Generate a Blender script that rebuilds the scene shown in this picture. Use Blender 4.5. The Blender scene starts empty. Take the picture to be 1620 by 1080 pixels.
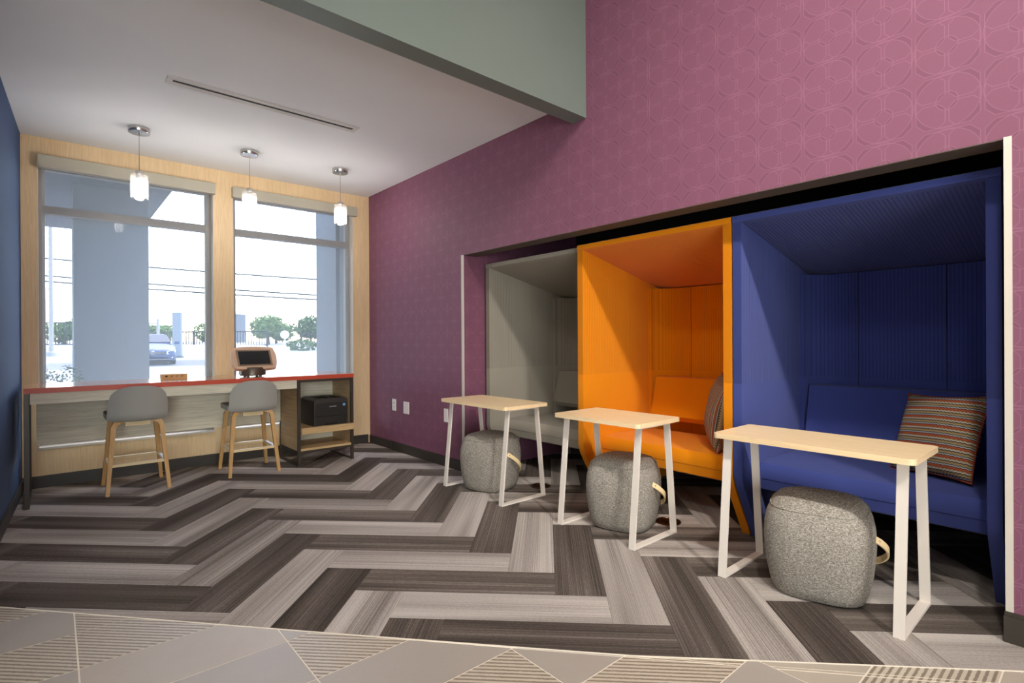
import bpy, bmesh, math, random
from mathutils import Vector, Matrix
random.seed(7)
S = bpy.context.scene
COL = S.collection
PI = math.pi

# ------------------------------------------------------------------ camera
cam_d = bpy.data.cameras.new('camera')
cam_d.sensor_width = 36.0
cam_d.lens = 838.5 / 1620 * 36.0
cam_d.clip_start, cam_d.clip_end = 0.05, 400
cam = bpy.data.objects.new('camera', cam_d)
COL.objects.link(cam)
th, pit, roll = math.radians(40.94), math.radians(-0.07), math.radians(-0.32)
F = Vector((math.sin(th) * math.cos(pit), math.cos(th) * math.cos(pit), math.sin(pit)))
R0 = Vector((math.cos(th), -math.sin(th), 0))
U0 = R0.cross(F)
R = R0 * math.cos(roll) + U0 * math.sin(roll)
U = U0 * math.cos(roll) - R0 * math.sin(roll)
M = Matrix((R, U, -F)).transposed().to_4x4()
M.translation = Vector((0, 0, 1.247))
cam.matrix_world = M
S.camera = cam

# ------------------------------------------------------------------ exposure, sky, sun, lights
S.view_settings.view_transform = 'Standard'
S.view_settings.look = 'None'
S.view_settings.exposure = 0.0
S.view_settings.gamma = 1.0
S.view_settings.use_curve_mapping = False
S.cycles.max_bounces = 8
S.cycles.diffuse_bounces = 5
S.cycles.transparent_max_bounces = 16
S.cycles.caustics_reflective = False
S.cycles.caustics_refractive = False

W = bpy.data.worlds.new('world')
S.world = W
W.use_nodes = True
wn = W.node_tree.nodes
wn.clear()
sky = wn.new('ShaderNodeTexSky')
sky.sky_type = 'NISHITA'
sky.sun_disc = False
sky.sun_elevation = math.radians(62)
sky.sun_rotation = math.radians(35)
sky.dust_density = 2.0
bg = wn.new('ShaderNodeBackground')
bg.inputs['Strength'].default_value = 1.65
wo = wn.new('ShaderNodeOutputWorld')
W.node_tree.links.new(sky.outputs[0], bg.inputs[0])
W.node_tree.links.new(bg.outputs[0], wo.inputs[0])


def light(name, kind, loc, energy, color, target=None, **kw):
    d = bpy.data.lights.new(name, kind)
    d.energy = energy
    d.color = color
    for k, v in kw.items():
        setattr(d, k, v)
    o = bpy.data.objects.new(name, d)
    COL.objects.link(o)
    o.location = loc
    if target is not None:
        o.rotation_euler = (Vector(target) - Vector(loc)).to_track_quat('-Z', 'Y').to_euler()
    return o


sun = light('sun', 'SUN', (10, 20, 30), 0.6, (1, .96, .9), (7.2, 22.9, 21.6), angle=0.01)
# broad fill added below the out-of-frame lobby ceiling (4.9 m), then its downlights
light('lobby_ceiling_fill', 'AREA', (-1.6, -1.2, 4.85), 14, (1, .97, .95), (-1.6, -1.2, 0), shape='RECTANGLE', size=4.5, size_y=4.5)
SPR = math.radians(75)
light('lobby_downlight', 'AREA', (0.95, -0.15, 4.85), 20, (1, .94, .87), (3.2, 1.9, .5), shape='DISK', size=.22, spread=SPR)
light('lobby_downlight', 'AREA', (0.95, -1.9, 4.85), 35, (1, .94, .87), (3.4, 2.2, .5), shape='DISK', size=.22, spread=SPR)
light('lobby_downlight', 'AREA', (-1.6, -0.6, 4.85), 10, (1, .94, .87), (3.0, 2.6, .5), shape='DISK', size=.3, spread=SPR)
light('lobby_downlight', 'AREA', (0.6, 1.0, 4.85), 5, (1, .97, .90), (1.6, 2.4, 3.4), shape='DISK', size=.25)
# area lights added as cool fill from behind and left, out of frame
light('lobby_cool_fill', 'AREA', (-1.2, -4.9, 1.35), 500, (.91, .98, 1), (-.4, 5, 1.6), shape='RECTANGLE', size=5.5, size_y=2.4)
light('lobby_cool_fill', 'AREA', (-5.8, 0.2, 1.4), 10, (.91, .97, 1), (3, 2.2, 1.6), shape='RECTANGLE', size=4.6, size_y=2.4)


# ------------------------------------------------------------------ node materials
class NT:
    def __init__(s, name):
        s.m = bpy.data.materials.new(name)
        s.m.use_nodes = True
        s.t = s.m.node_tree
        s.b = s.t.nodes['Principled BSDF']

    def n(s, typ, **kw):
        x = s.t.nodes.new(typ)
        for k, v in kw.items():
            setattr(x, k, v)
        return x

    def put(s, sock, v):
        if hasattr(v, 'is_output'):
            s.t.links.new(v, sock)
        elif isinstance(v, (tuple, list)) and len(v) == 3 and len(sock.default_value) == 4:
            sock.default_value = (*v, 1)
        else:
            sock.default_value = v

    def math(s, op, a, b=0.0, c=0.0):
        x = s.n('ShaderNodeMath', operation=op)
        for i, v in enumerate((a, b, c)):
            s.put(x.inputs[i], v)
        return x.outputs[0]

    def mix(s, f, a, b):
        x = s.n('ShaderNodeMix', data_type='RGBA')
        s.put(x.inputs['Factor'], f)
        s.put(x.inputs[6], a)
        s.put(x.inputs[7], b)
        return x.outputs[2]

    def coord(s, which='Object', scale=(1, 1, 1), loc=(0, 0, 0)):
        c = s.n('ShaderNodeTexCoord').outputs[which]
        mp = s.n('ShaderNodeMapping')
        s.put(mp.inputs['Vector'], c)
        mp.inputs['Scale'].default_value = scale
        mp.inputs['Location'].default_value = loc
        return mp.outputs[0]

    def noise(s, vec, scale=5, detail=3, rough=.6, dist=0):
        x = s.n('ShaderNodeTexNoise')
        s.put(x.inputs['Vector'], vec)
        for k, v in (('Scale', scale), ('Detail', detail), ('Roughness', rough), ('Distortion', dist)):
            s.put(x.inputs[k], v)
        return x.outputs['Fac']

    def ramp(s, f, stops):
        x = s.n('ShaderNodeValToRGB')
        e = x.color_ramp.elements
        while len(e) < len(stops):
            e.new(.5)
        for i, (p, c) in enumerate(stops):
            e[i].position = p
            e[i].color = (*c, 1) if len(c) == 3 else c
        s.put(x.inputs[0], f)
        return x.outputs[0]

    def sep(s, v):
        x = s.n('ShaderNodeSeparateXYZ')
        s.put(x.inputs[0], v)
        return x.outputs

    def bump(s, h, strength=.3, dist=.002):
        x = s.n('ShaderNodeBump')
        s.put(x.inputs['Strength'], strength)
        s.put(x.inputs['Distance'], dist)
        s.put(x.inputs['Height'], h)
        s.put(s.b.inputs['Normal'], x.outputs[0])

    def done(s, color=None, rough=.6, metal=0, spec=.5, **kw):
        if color is not None:
            s.put(s.b.inputs['Base Color'], color)
        s.put(s.b.inputs['Roughness'], rough)
        s.put(s.b.inputs['Metallic'], metal)
        s.put(s.b.inputs['Specular IOR Level'], spec)
        for k, v in kw.items():
            s.put(s.b.inputs[k], v)
        return s.m


def srgb(r, g, b):
    f = lambda c: (c / 255 / 12.92) if c / 255 <= .04045 else ((c / 255 + .055) / 1.055) ** 2.4
    return (f(r), f(g), f(b))


def mul(c, k):
    return tuple(min(1, x * k) for x in c)


def m_plain(name, color, rough=.6, metal=0, var=.06, scale=6, spec=.5):
    t = NT(name)
    nz = t.noise(t.coord(), scale)
    return t.done(t.mix(nz, mul(color, 1 - var), mul(color, 1 + var)), rough, metal, spec)


def m_wood(name, c1, c2, axis=0, rough=.45, freq=60, spec=.4):
    """fine straight grain along one axis"""
    t = NT(name)
    sc = [freq, freq, freq]
    sc[axis] = freq * .035
    v = t.coord('Object', tuple(sc))
    n1 = t.noise(v, 1.0, 4, .65, .3)
    sc2 = [4, 4, 4]
    sc2[axis] = .5
    n2 = t.noise(t.coord('Object', tuple(sc2)), 1.0, 2)
    f = t.math('ADD', t.math('MULTIPLY', n1, .75), t.math('MULTIPLY', n2, .35))
    col = t.ramp(f, [(.35, c1), (.72, c2)])
    t.bump(n1, .15, .001)
    return t.done(col, rough, 0, spec)


def m_fabric(name, c1, c2, fine=900, ribs=None, rough=.9):
    """woven cloth; ribs=(axis, pitch, zmin) gives stitched channels above zmin (object space)"""
    t = NT(name)
    v = t.coord()
    nz = t.noise(v, fine, 2, .7)
    n2 = t.noise(v, 3, 2)
    f = t.math('ADD', t.math('MULTIPLY', nz, .9), t.math('MULTIPLY', n2, .2))
    col = t.mix(f, c1, c2)
    h = nz
    if ribs:
        ax, pitch, zmin = ribs[:3]
        xyz = t.sep(v)
        a = t.math('FRACT', t.math('DIVIDE', xyz[ax], pitch))
        a = t.math('ABSOLUTE', t.math('SUBTRACT', a, .5))            # 0 crest .. .5 valley
        crest = t.math('SUBTRACT', 1.0, t.math('POWER', t.math('MULTIPLY', a, 2.0), 3.0))
        mask = t.math('GREATER_THAN', xyz[2], zmin)
        if len(ribs) > 3:                                          # keep the front edge plain
            mask = t.math('MULTIPLY', mask, t.math('GREATER_THAN', xyz[0], ribs[3]))
        line = t.math('MULTIPLY', t.math('SUBTRACT', 1.0, crest), mask)
        col = t.mix(t.math('MULTIPLY', line, .38), col, mul(c1, .45))
        h = t.math('ADD', t.math('MULTIPLY', nz, .12), t.math('MULTIPLY', t.math('MULTIPLY', crest, mask), 1.0))
        t.bump(h, .6, .003)
    else:
        t.bump(h, .35, .0012)
    return t.done(col, rough, 0, .15, **{'Sheen Weight': .1})


def m_tweed(name):
    t = NT(name)
    v1 = t.coord('Object', (90, 90, 480))
    v2 = t.coord('Object', (420, 420, 110))
    a = t.noise(v1, 1, 3, .7)
    b = t.noise(v2, 1, 3, .7)
    f = t.math('ADD', t.math('MULTIPLY', a, .6), t.math('MULTIPLY', b, .45))
    col = t.ramp(f, [(.38, srgb(72, 67, 61)), (.52, srgb(140, 133, 123)), (.66, srgb(204, 197, 187))])
    t.bump(f, .5, .002)
    return t.done(col, .95, 0, .1)


def m_carpet(name, dark, mid, lightc, bias):
    """striated plank: fine lines along u, soft fade across v; offset per plank"""
    t = NT(name)
    uv = t.n('ShaderNodeTexCoord').outputs['UV']
    rnd = t.n('ShaderNodeObjectInfo').outputs['Random']
    xyz = t.sep(uv)
    r7 = t.math('MULTIPLY', rnd, 37.0)

    def vec(su, sv):
        c = t.n('ShaderNodeCombineXYZ')
        t.put(c.inputs[0], t.math('ADD', t.math('MULTIPLY', xyz[0], su), r7))
        t.put(c.inputs[1], t.math('MULTIPLY', xyz[1], sv))
        t.put(c.inputs[2], r7)
        return c.outputs[0]
    lines = t.noise(vec(.4, 330), 1, 2, .6)
    thin = t.noise(vec(70.0, 620), 1, 2, .7)
    fade = t.noise(vec(.5, 7), 1, 1, .5)
    f = t.math('ADD', t.math('MULTIPLY', lines, .62), t.math('MULTIPLY', thin, .38))
    f = t.math('ADD', f, t.math('MULTIPLY', t.math('SUBTRACT', fade, .5), .55))
    f = t.math('ADD', f, t.math('ADD', bias, t.math('MULTIPLY', t.math('SUBTRACT', rnd, .5), .05)))
    col = t.ramp(f, [(.33, dark), (.52, mid), (.70, lightc)])
    t.bump(thin, .6, .003)
    return t.done(col, .97, 0, .08)


def m_tile(name, base, stripes=None):
    t = NT(name)
    v = t.coord()
    nz = t.noise(v, 160, 3, .7)
    n2 = t.noise(v, 4, 2)
    f = t.math('ADD', t.math('MULTIPLY', nz, .6), t.math('MULTIPLY', n2, .4))
    col = t.mix(f, mul(base, .80), mul(base, 1.18))
    if stripes:
        dx, dy, pitch = stripes
        xyz = t.sep(v)
        s = t.math('ADD', t.math('MULTIPLY', xyz[0], dx), t.math('MULTIPLY', xyz[1], dy))
        wob = t.math('MULTIPLY', t.math('SUBTRACT', t.noise(v, 60, 2), .5), .006)
        s = t.math('FRACT', t.math('DIVIDE', t.math('ADD', s, wob), pitch))
        k = t.math('LESS_THAN', s, .45)
        col = t.mix(k, t.mix(nz, srgb(188, 176, 158), srgb(208, 198, 180)), t.mix(nz, srgb(128, 114, 98), srgb(154, 140, 124)))
        t.bump(k, .25, .001)
    return t.done(col, .42, 0, .4)


def m_wallpaper(name, base, darkc, linec):
    """printed rosette pattern: a circle, a small circle and chamfered squares in each repeat"""
    t = NT(name)
    xyz = t.sep(t.coord())
    px, pz = .2358, .2405
    s = t.math('ADD', xyz[0], xyz[1])
    cx = t.math('SUBTRACT', t.math('FRACT', t.math('DIVIDE', t.math('SUBTRACT', s, 2.963 + .502 - px / 2 - 10 * px), px)), .5)
    cz = t.math('SUBTRACT', t.math('FRACT', t.math('DIVIDE', t.math('SUBTRACT', xyz[2], 2.528 - pz / 2 - 20 * pz), pz)), .5)
    ax, az = t.math('ABSOLUTE', cx), t.math('ABSOLUTE', cz)
    rad = t.math('SQRT', t.math('ADD', t.math('MULTIPLY', cx, cx), t.math('MULTIPLY', cz, cz)))

    def octo(x, z, half, ch):
        a = t.math('SUBTRACT', t.math('MAXIMUM', x, z), half)
        b = t.math('MULTIPLY', t.math('SUBTRACT', t.math('ADD', x, z), ch), .7071)
        return t.math('MAXIMUM', a, b)
    d_out = octo(ax, az, .468, .80)
    qx = t.math('ABSOLUTE', t.math('SUBTRACT', ax, .25))
    qz = t.math('ABSOLUTE', t.math('SUBTRACT', az, .25))
    d_q = octo(qx, qz, .222, .345)
    d_big = t.math('SUBTRACT', rad, .485)
    d_small = t.math('SUBTRACT', rad, .165)
    w = .0095

    def line(d):
        return t.math('SUBTRACT', 1.0, t.math('SMOOTH_MIN', 1.0, t.math('DIVIDE', t.math('ABSOLUTE', d), w), .05))
    inside = t.math('LESS_THAN', d_big, 0.0)
    lq = t.math('MULTIPLY', line(d_q), inside)
    L = t.math('MAXIMUM', t.math('MAXIMUM', line(d_out), lq), t.math('MAXIMUM', line(d_big), line(d_small)))
    L = t.math('MINIMUM', 1.0, t.math('MAXIMUM', 0.0, L))
    dk1 = t.math('MULTIPLY', t.math('GREATER_THAN', d_big, 0.0), t.math('LESS_THAN', d_out, 0.0))
    dk2 = t.math('MULTIPLY', t.math('LESS_THAN', d_small, 0.0), t.math('LESS_THAN', d_q, 0.0))
    dk = t.math('MAXIMUM', dk1, dk2)
    v = t.coord('Object', (350, 350, 350))
    nz = t.noise(v, 1, 2, .7)
    b2 = t.mix(nz, mul(base, .9), mul(base, 1.1))
    col = t.mix(t.math('MULTIPLY', dk, .5), b2, darkc)
    col = t.mix(t.math('MULTIPLY', L, .45), col, linec)
    t.bump(nz, .2, .001)
    return t.done(col, t.math('SUBTRACT', .62, t.math('MULTIPLY', L, .1)), 0, .35)


def m_pillow(name):
    """zig-zag knit stripes across the cushion"""
    t = NT(name)
    uv = t.n('ShaderNodeTexCoord').outputs['UV']
    xyz = t.sep(uv)
    zig = t.math('ABSOLUTE', t.math('SUBTRACT', t.math('FRACT', t.math('MULTIPLY', xyz[0], 26)), .5))
    y = t.math('ADD', t.math('MULTIPLY', xyz[1], 9.0), t.math('MULTIPLY', zig, .16))
    f = t.math('FRACT', y)
    cols = [srgb(150, 62, 38), srgb(196, 92, 48), srgb(98, 52, 52), srgb(178, 190, 190), srgb(70, 68, 62), srgb(190, 160, 110), srgb(150, 124, 84), srgb(70, 64, 56), srgb(206, 200, 184), srgb(170, 140, 96)]
    x = t.n('ShaderNodeValToRGB')
    x.color_ramp.interpolation = 'CONSTANT'
    e = x.color_ramp.elements
    while len(e) < len(cols):
        e.new(.5)
    for i, c in enumerate(cols):
        e[i].position = i / len(cols)
        e[i].color = (*c, 1)
    t.put(x.inputs[0], f)
    nz = t.noise(uv, 220, 2, .7)
    col = t.mix(t.math('MULTIPLY', nz, .3), x.outputs[0], srgb(110, 98, 84))
    t.bump(t.math('ADD', nz, f), .4, .002)
    return t.done(col, .95, 0, .1)


def m_shade(name):
    """woven sun-screen cloth: openings let the view through, the yarn scatters the daylight"""
    t = NT(name)
    tr = t.n('ShaderNodeBsdfTransparent')
    tr.inputs[0].default_value = (1, 1, 1, 1)
    tl = t.n('ShaderNodeBsdfTranslucent')
    tl.inputs[0].default_value = (.50, .54, .57, 1)
    df = t.n('ShaderNodeBsdfDiffuse')
    df.inputs[0].default_value = (.40, .42, .43, 1)
    m1 = t.n('ShaderNodeMixShader')
    m1.inputs[0].default_value = .5
    t.t.links.new(tl.outputs[0], m1.inputs[1])
    t.t.links.new(df.outputs[0], m1.inputs[2])
    v = t.coord('Object', (1, 1, 1))
    xyz = t.sep(v)
    wx = t.math('SINE', t.math('MULTIPLY', xyz[0], 900))
    wz = t.math('SINE', t.math('MULTIPLY', xyz[2], 900))
    wv = t.math('MULTIPLY', t.math('ADD', wx, wz), .03)
    m2 = t.n('ShaderNodeMixShader')
    t.put(m2.inputs[0], t.math('ADD', .23, wv))
    t.t.links.new(tr.outputs[0], m2.inputs[1])
    t.t.links.new(m1.outputs[0], m2.inputs[2])
    t.t.links.new(m2.outputs[0], t.t.nodes['Material Output'].inputs[0])
    return t.m


def m_glass(name, tint=(1, 1, 1), gloss=.08, edge=.35, milk=0):
    t = NT(name)
    tr = t.n('ShaderNodeBsdfTransparent')
    tr.inputs[0].default_value = (*tint, 1)
    gl = t.n('ShaderNodeBsdfGlossy')
    gl.inputs['Roughness'].default_value = .02
    fr = t.n('ShaderNodeLayerWeight')
    fr.inputs[0].default_value = .25
    mx = t.n('ShaderNodeMixShader')
    t.put(mx.inputs[0], t.math('ADD', gloss, t.math('MULTIPLY', fr.outputs['Fresnel'], edge)))
    t.t.links.new(tr.outputs[0], mx.inputs[1])
    t.t.links.new(gl.outputs[0], mx.inputs[2])
    out = mx.outputs[0]
    if milk:
        tl = t.n('ShaderNodeBsdfTranslucent')
        m2 = t.n('ShaderNodeMixShader')
        m2.inputs[0].default_value = milk
        t.t.links.new(out, m2.inputs[1])
        t.t.links.new(tl.outputs[0], m2.inputs[2])
        out = m2.outputs[0]
    t.t.links.new(out, t.t.nodes['Material Output'].inputs[0])
    return t.m


def m_emit(name, color, strength):
    t = NT(name)
    return t.done(color, .5, **{'Emission Color': color, 'Emission Strength': strength})


def m_leaf(name, c1, c2):
    t = NT(name)
    nz = t.noise(t.coord('Object', (6, 6, 6)), 1, 3)
    return t.done(t.mix(nz, c1, c2), .7, 0, .2)


MAT = dict(
    ceiling=m_plain('ceiling_paint', srgb(236, 238, 239), .75, var=.03, scale=2),
    beam=m_plain('grey_green_paint', srgb(112, 122, 114), .4, var=.05, scale=3),
    leftwall=m_plain('slate_blue_paint', srgb(66, 84, 116), .8, var=.06, scale=2, spec=.15),
    lobby=m_plain('lobby_paint', srgb(205, 200, 192), .8, var=.03),
    dark=m_plain('dark_brown_paint', srgb(40, 34, 30), .8),
    soffit=m_plain('soffit_paint', srgb(92, 80, 70), .7),
    wallpaper=m_wallpaper('rosette_wallpaper', srgb(126, 78, 99), srgb(110, 66, 85), srgb(160, 112, 134)),
    maple=m_wood('maple_panel', srgb(212, 180, 136), srgb(236, 208, 166), 2, .5, 150),
    basebd=m_plain('baseboard_vinyl', srgb(58, 52, 46), .45),
    trimw=m_plain('off_white_trim', srgb(206, 198, 186), .5),
    white=m_plain('white_powder_coat', srgb(226, 216, 206), .38, var=.02),
    oak=m_wood('oak_leg', srgb(188, 140, 82), srgb(216, 172, 112), 2, .45, 70),
    oaky=m_wood('oak_table_top', srgb(226, 192, 146), srgb(246, 220, 178), 1, .38, 90),
    greyoak=m_wood('grey_oak_laminate', srgb(196, 188, 166), srgb(240, 232, 210), 0, .5, 110),
    greyoak_y=m_wood('tan_oak_laminate', srgb(160, 132, 96), srgb(198, 170, 128), 1, .5, 80),
    oak_x=m_wood('tan_oak_shelf', srgb(180, 146, 100), srgb(214, 182, 134), 0, .45, 80),
    desktop=m_wood('warm_counter_laminate', srgb(186, 132, 100), srgb(212, 160, 126), 0, .13, 60, .8),
    rededge=m_plain('red_orange_edge_band', srgb(204, 78, 52), .4, var=.03),
    slotp=m_plain('slot_paint', srgb(206, 200, 194), .6),
    steel=m_plain('dark_bronze_steel', srgb(70, 62, 54), .38, .3),
    chrome=m_plain('brushed_nickel', srgb(200, 196, 190), .25, 1.0, var=.03),
    alu=m_plain('anodised_aluminium', srgb(150, 144, 136), .4, .35),
    alud=m_plain('window_aluminium', srgb(164, 156, 148), .5, .1),
    valance=m_plain('taupe_valance', srgb(176, 170, 152), .55),
    shade=m_shade('sun_screen_cloth'),
    glass=m_glass('window_glass', (.97, .98, .98), .004, .06),
    lampglass=m_glass('clear_lamp_glass', (.98, .98, .98), .05, .2, .09),
    bulb=m_emit('frosted_bulb', (1, .94, .87), 86.0),
    tweed=m_tweed('grey_tweed'),
    strap=m_plain('beech_strap', srgb(232, 206, 156), .45),
    stoolfab=m_fabric('grey_stool_felt', srgb(152, 150, 142), srgb(190, 188, 180), 500),
    plastic=m_plain('white_plastic', srgb(236, 226, 222), .4, var=.02),
    black=m_plain('black_plastic', srgb(34, 32, 30), .35),
    blackhole=m_plain('black_recess', srgb(10, 10, 10), .8),
    printer=m_plain('printer_charcoal', srgb(58, 54, 50), .4),
    printer2=m_plain('printer_charcoal_dark', srgb(44, 41, 38), .35),
    screen=m_plain('black_screen', (.002, .002, .002), .15, var=0),
    rosegold=m_plain('rose_beige_bezel', srgb(206, 170, 142), .4, .15),
    bezel=m_plain('bezel_inner', srgb(128, 104, 84), .4),
    basegrey=m_plain('kiosk_base', srgb(96, 84, 72), .35, .4),
    letter=m_plain('white_lettering', srgb(225, 225, 225), .5, var=0),
    bluetag=m_plain('blue_sticker', srgb(110, 160, 205), .5, var=0),
    woodbox=m_wood('wood_socket_box', srgb(200, 146, 90), srgb(222, 172, 116), 0, .45, 80),
    brass=m_plain('dark_brass', srgb(92, 58, 40), .3, .8),
    pillow=m_pillow('zigzag_knit'),
    c_dark=m_carpet('carpet_dark', srgb(68, 61, 56), srgb(108, 98, 91), srgb(166, 156, 148), -.04),
    c_light=m_carpet('carpet_light', srgb(112, 104, 98), srgb(166, 157, 150), srgb(208, 200, 193), .03),
    subfloor=m_plain('floor_substrate', srgb(96, 86, 76), .9),
    tile=m_tile('stone_tile', srgb(182, 171, 156)),
    tile2=m_tile('stone_tile_cool', srgb(172, 163, 153)),
    tile_s=m_tile('striped_tile', srgb(180, 165, 148), (.7071, .7071, .021)),
    tile_x=m_tile('striped_tile_cross', srgb(180, 165, 148), (0, 1, .022)),
    grout=m_plain('grout', srgb(236, 226, 210), .8),
    # outdoors
    concrete=m_plain('concrete_lot', srgb(136, 138, 140), .9, var=.08, scale=.5),
    asphalt=m_plain('asphalt', srgb(96, 98, 102), .9, var=.1, scale=2),
    stone=m_plain('column_render', srgb(142, 145, 148), .85, var=.06, scale=1.5),
    outdark=m_plain('canopy_panel', srgb(104, 106, 110), .8),
    carpaint=m_plain('car_slate_blue', srgb(62, 78, 112), .5, 0, var=.02),
    carglass=m_plain('car_glass', srgb(44, 56, 76), .5, 0, var=.02, spec=.25),
    rubber=m_plain('tyre', srgb(36, 36, 38), .85),
    carchrome=m_plain('car_chrome', srgb(205, 208, 212), .15, 1.0, var=.02),
    fence=m_plain('iron_fence', srgb(26, 28, 30), .6),
    leaf1=m_leaf('leaf_green', srgb(82, 108, 60), srgb(126, 150, 88)),
    leaf2=m_leaf('leaf_dark', srgb(58, 82, 50), srgb(98, 122, 72)),
    leaf3=m_leaf('leaf_reddish', srgb(140, 100, 88), srgb(150, 140, 96)),
    bark=m_plain('bark', srgb(96, 82, 68), .9),
    rock=m_plain('white_gravel', srgb(170, 166, 158), .9, var=.15, scale=4),
    wire=m_plain('wire', srgb(40, 42, 46), .6),
    signw=m_plain('white_sign', srgb(238, 238, 238), .5, var=0),
    tower=m_plain('tower_glass', srgb(84, 92, 102), .6),
    towerline=m_plain('tower_mullion', srgb(210, 214, 216), .6),
)
for nm, a, b in (('grey', srgb(134, 126, 114), srgb(174, 166, 152)), ('orange', srgb(206, 116, 0), srgb(238, 146, 2)), ('blue', srgb(42, 50, 106), srgb(74, 86, 154))):
    MAT['fab_' + nm] = m_fabric(nm + '_wool', a, b)
    MAT['fabx_' + nm] = m_fabric(nm + '_wool_ribbed_panel', a, b, ribs=(0, .0205, .98))
    MAT['faby_' + nm] = m_fabric(nm + '_wool_ribbed_back', a, b, ribs=(1, .0205, .98))


# ------------------------------------------------------------------ mesh helpers
def bm_new():
    return bmesh.new()


def link(name, bm, mat, parent=None, smooth=False, loc=None, bevel=0, seg=2, angle=35):
    if bevel:
        es = [e for e in bm.edges if len(e.link_faces) == 2 and e.calc_face_angle(0) > math.radians(angle)]
        bmesh.ops.bevel(bm, geom=es, offset=bevel, segments=seg, profile=.5, affect='EDGES', clamp_overlap=True)
    bmesh.ops.recalc_face_normals(bm, faces=bm.faces)
    me = bpy.data.meshes.new(name)
    bm.to_mesh(me)
    bm.free()
    if mat is not None:
        me.materials.append(MAT[mat] if isinstance(mat, str) else mat)
    o = bpy.data.objects.new(name, me)
    COL.objects.link(o)
    if parent is not None:
        o.parent = parent
    if loc is not None:
        o.location = loc
    if smooth:
        for p in me.polygons:
            p.use_smooth = True
        if smooth != 'all':
            try:
                me.set_sharp_from_angle(angle=math.radians(40))
            except Exception:
                pass
    return o


def box(bm, x0, x1, y0, y1, z0, z1):
    vs = [bm.verts.new((x, y, z)) for z in (z0, z1) for y in (y0, y1) for x in (x0, x1)]
    for q in ((0, 2, 3, 1), (4, 5, 7, 6), (0, 1, 5, 4), (2, 6, 7, 3), (0, 4, 6, 2), (1, 3, 7, 5)):
        bm.faces.new([vs[i] for i in q])
    return vs


def prism(bm, pts, axis, a0, a1):
    """extrude a 2-D polygon along an axis; pts in the two other axes in xyz order"""
    def P(p, a):
        l = list(p)
        l.insert(axis, a)
        return l
    v0 = [bm.verts.new(P(p, a0)) for p in pts]
    v1 = [bm.verts.new(P(p, a1)) for p in pts]
    n = len(pts)
    bm.faces.new(v0)
    bm.faces.new(v1[::-1])
    for i in range(n):
        bm.faces.new((v0[i], v1[i], v1[(i + 1) % n], v0[(i + 1) % n]))


def lathe(bm, prof, n=32, cx=0, cy=0, cap=True):
    rings = []
    for r, z in prof:
        rings.append([bm.verts.new((cx + r * math.cos(2 * PI * i / n), cy + r * math.sin(2 * PI * i / n), z)) for i in range(n)])
    for a, b in zip(rings, rings[1:]):
        for i in range(n):
            bm.faces.new((a[i], a[(i + 1) % n], b[(i + 1) % n], b[i]))
    if cap:
        bm.faces.new(rings[0][::-1])
        bm.faces.new(rings[-1])


def sweep(bm, path, sect, up=Vector((0, 0, 1)), closed=False, scales=None):
    """sweep a 2-D section (list of (a,b)) along a path; a is sideways, b is along 'up'"""
    P = [Vector(p) for p in path]
    n = len(P)
    rings = []
    for i in range(n):
        if closed:
            d = (P[(i + 1) % n] - P[i]).normalized() + (P[i] - P[i - 1]).normalized()
        elif i == 0:
            d = P[1] - P[0]
        elif i == n - 1:
            d = P[-1] - P[-2]
        else:
            d = (P[i + 1] - P[i]).normalized() + (P[i] - P[i - 1]).normalized()
        d.normalize()
        s = d.cross(up)
        if s.length < 1e-5:
            s = d.cross(Vector((1, 0, 0)))
        s.normalize()
        b = s.cross(d).normalized()
        k = 1.0
        if 0 < i < n - 1 or closed:
            d0 = (P[i] - P[i - 1]).normalized()
            c = max(.35, d.dot(d0))
            k = 1 / c
        sc = scales[i] if scales else 1
        # only stretch the axis lying in the bend plane
        bend = (P[(i + 1) % n] - P[i]).normalized() - (P[i] - P[i - 1]).normalized() if (0 < i < n - 1 or closed) else Vector()
        ka = k if abs(bend.dot(s)) > abs(bend.dot(b)) else 1
        kb = k if abs(bend.dot(b)) > abs(bend.dot(s)) else 1
        rings.append([bm.verts.new(P[i] + s * (x * sc * ka) + b * (y * sc * kb)) for x, y in sect])
    m = len(sect)
    rr = list(zip(rings, rings[1:])) + ([(rings[-1], rings[0])] if closed else [])
    for a, b in rr:
        for i in range(m):
            bm.faces.new((a[i], a[(i + 1) % m], b[(i + 1) % m], b[i]))
    if not closed:
        bm.faces.new(rings[0][::-1])
        bm.faces.new(rings[-1])


def rect(w, t):
    return [(-w / 2, -t / 2), (w / 2, -t / 2), (w / 2, t / 2), (-w / 2, t / 2)]


def circ(r, n=8):
    return [(r * math.cos(2 * PI * i / n), r * math.sin(2 * PI * i / n)) for i in range(n)]


def rrect(x0, x1, y0, y1, r, n=5):
    pts = []
    for cx, cy, a0 in ((x1 - r, y1 - r, 0), (x0 + r, y1 - r, 90), (x0 + r, y0 + r, 180), (x1 - r, y0 + r, 270)):
        for i in range(n + 1):
            a = math.radians(a0 + 90 * i / n)
            pts.append((cx + r * math.cos(a), cy + r * math.sin(a)))
    return pts


def thing(name, label, cat, loc=(0, 0, 0), rz=0, group=None):
    o = bpy.data.objects.new(name, None)
    o.empty_display_size = .1
    COL.objects.link(o)
    o.location = loc
    o.rotation_euler = (0, 0, rz)
    return tag(o, label, cat, group)


def tag(o, label, cat, group=None):
    o['label'] = label
    o['category'] = cat
    if group:
        o['group'] = group
    return o


def struct(o):
    o['kind'] = 'structure'
    return o


def bx(name, mat, parent, *b, bevel=0, seg=2, smooth=False):
    bm = bm_new()
    box(bm, *b)
    return link(name, bm, mat, parent, smooth=bool(bevel) or smooth, bevel=bevel, seg=seg)


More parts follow.
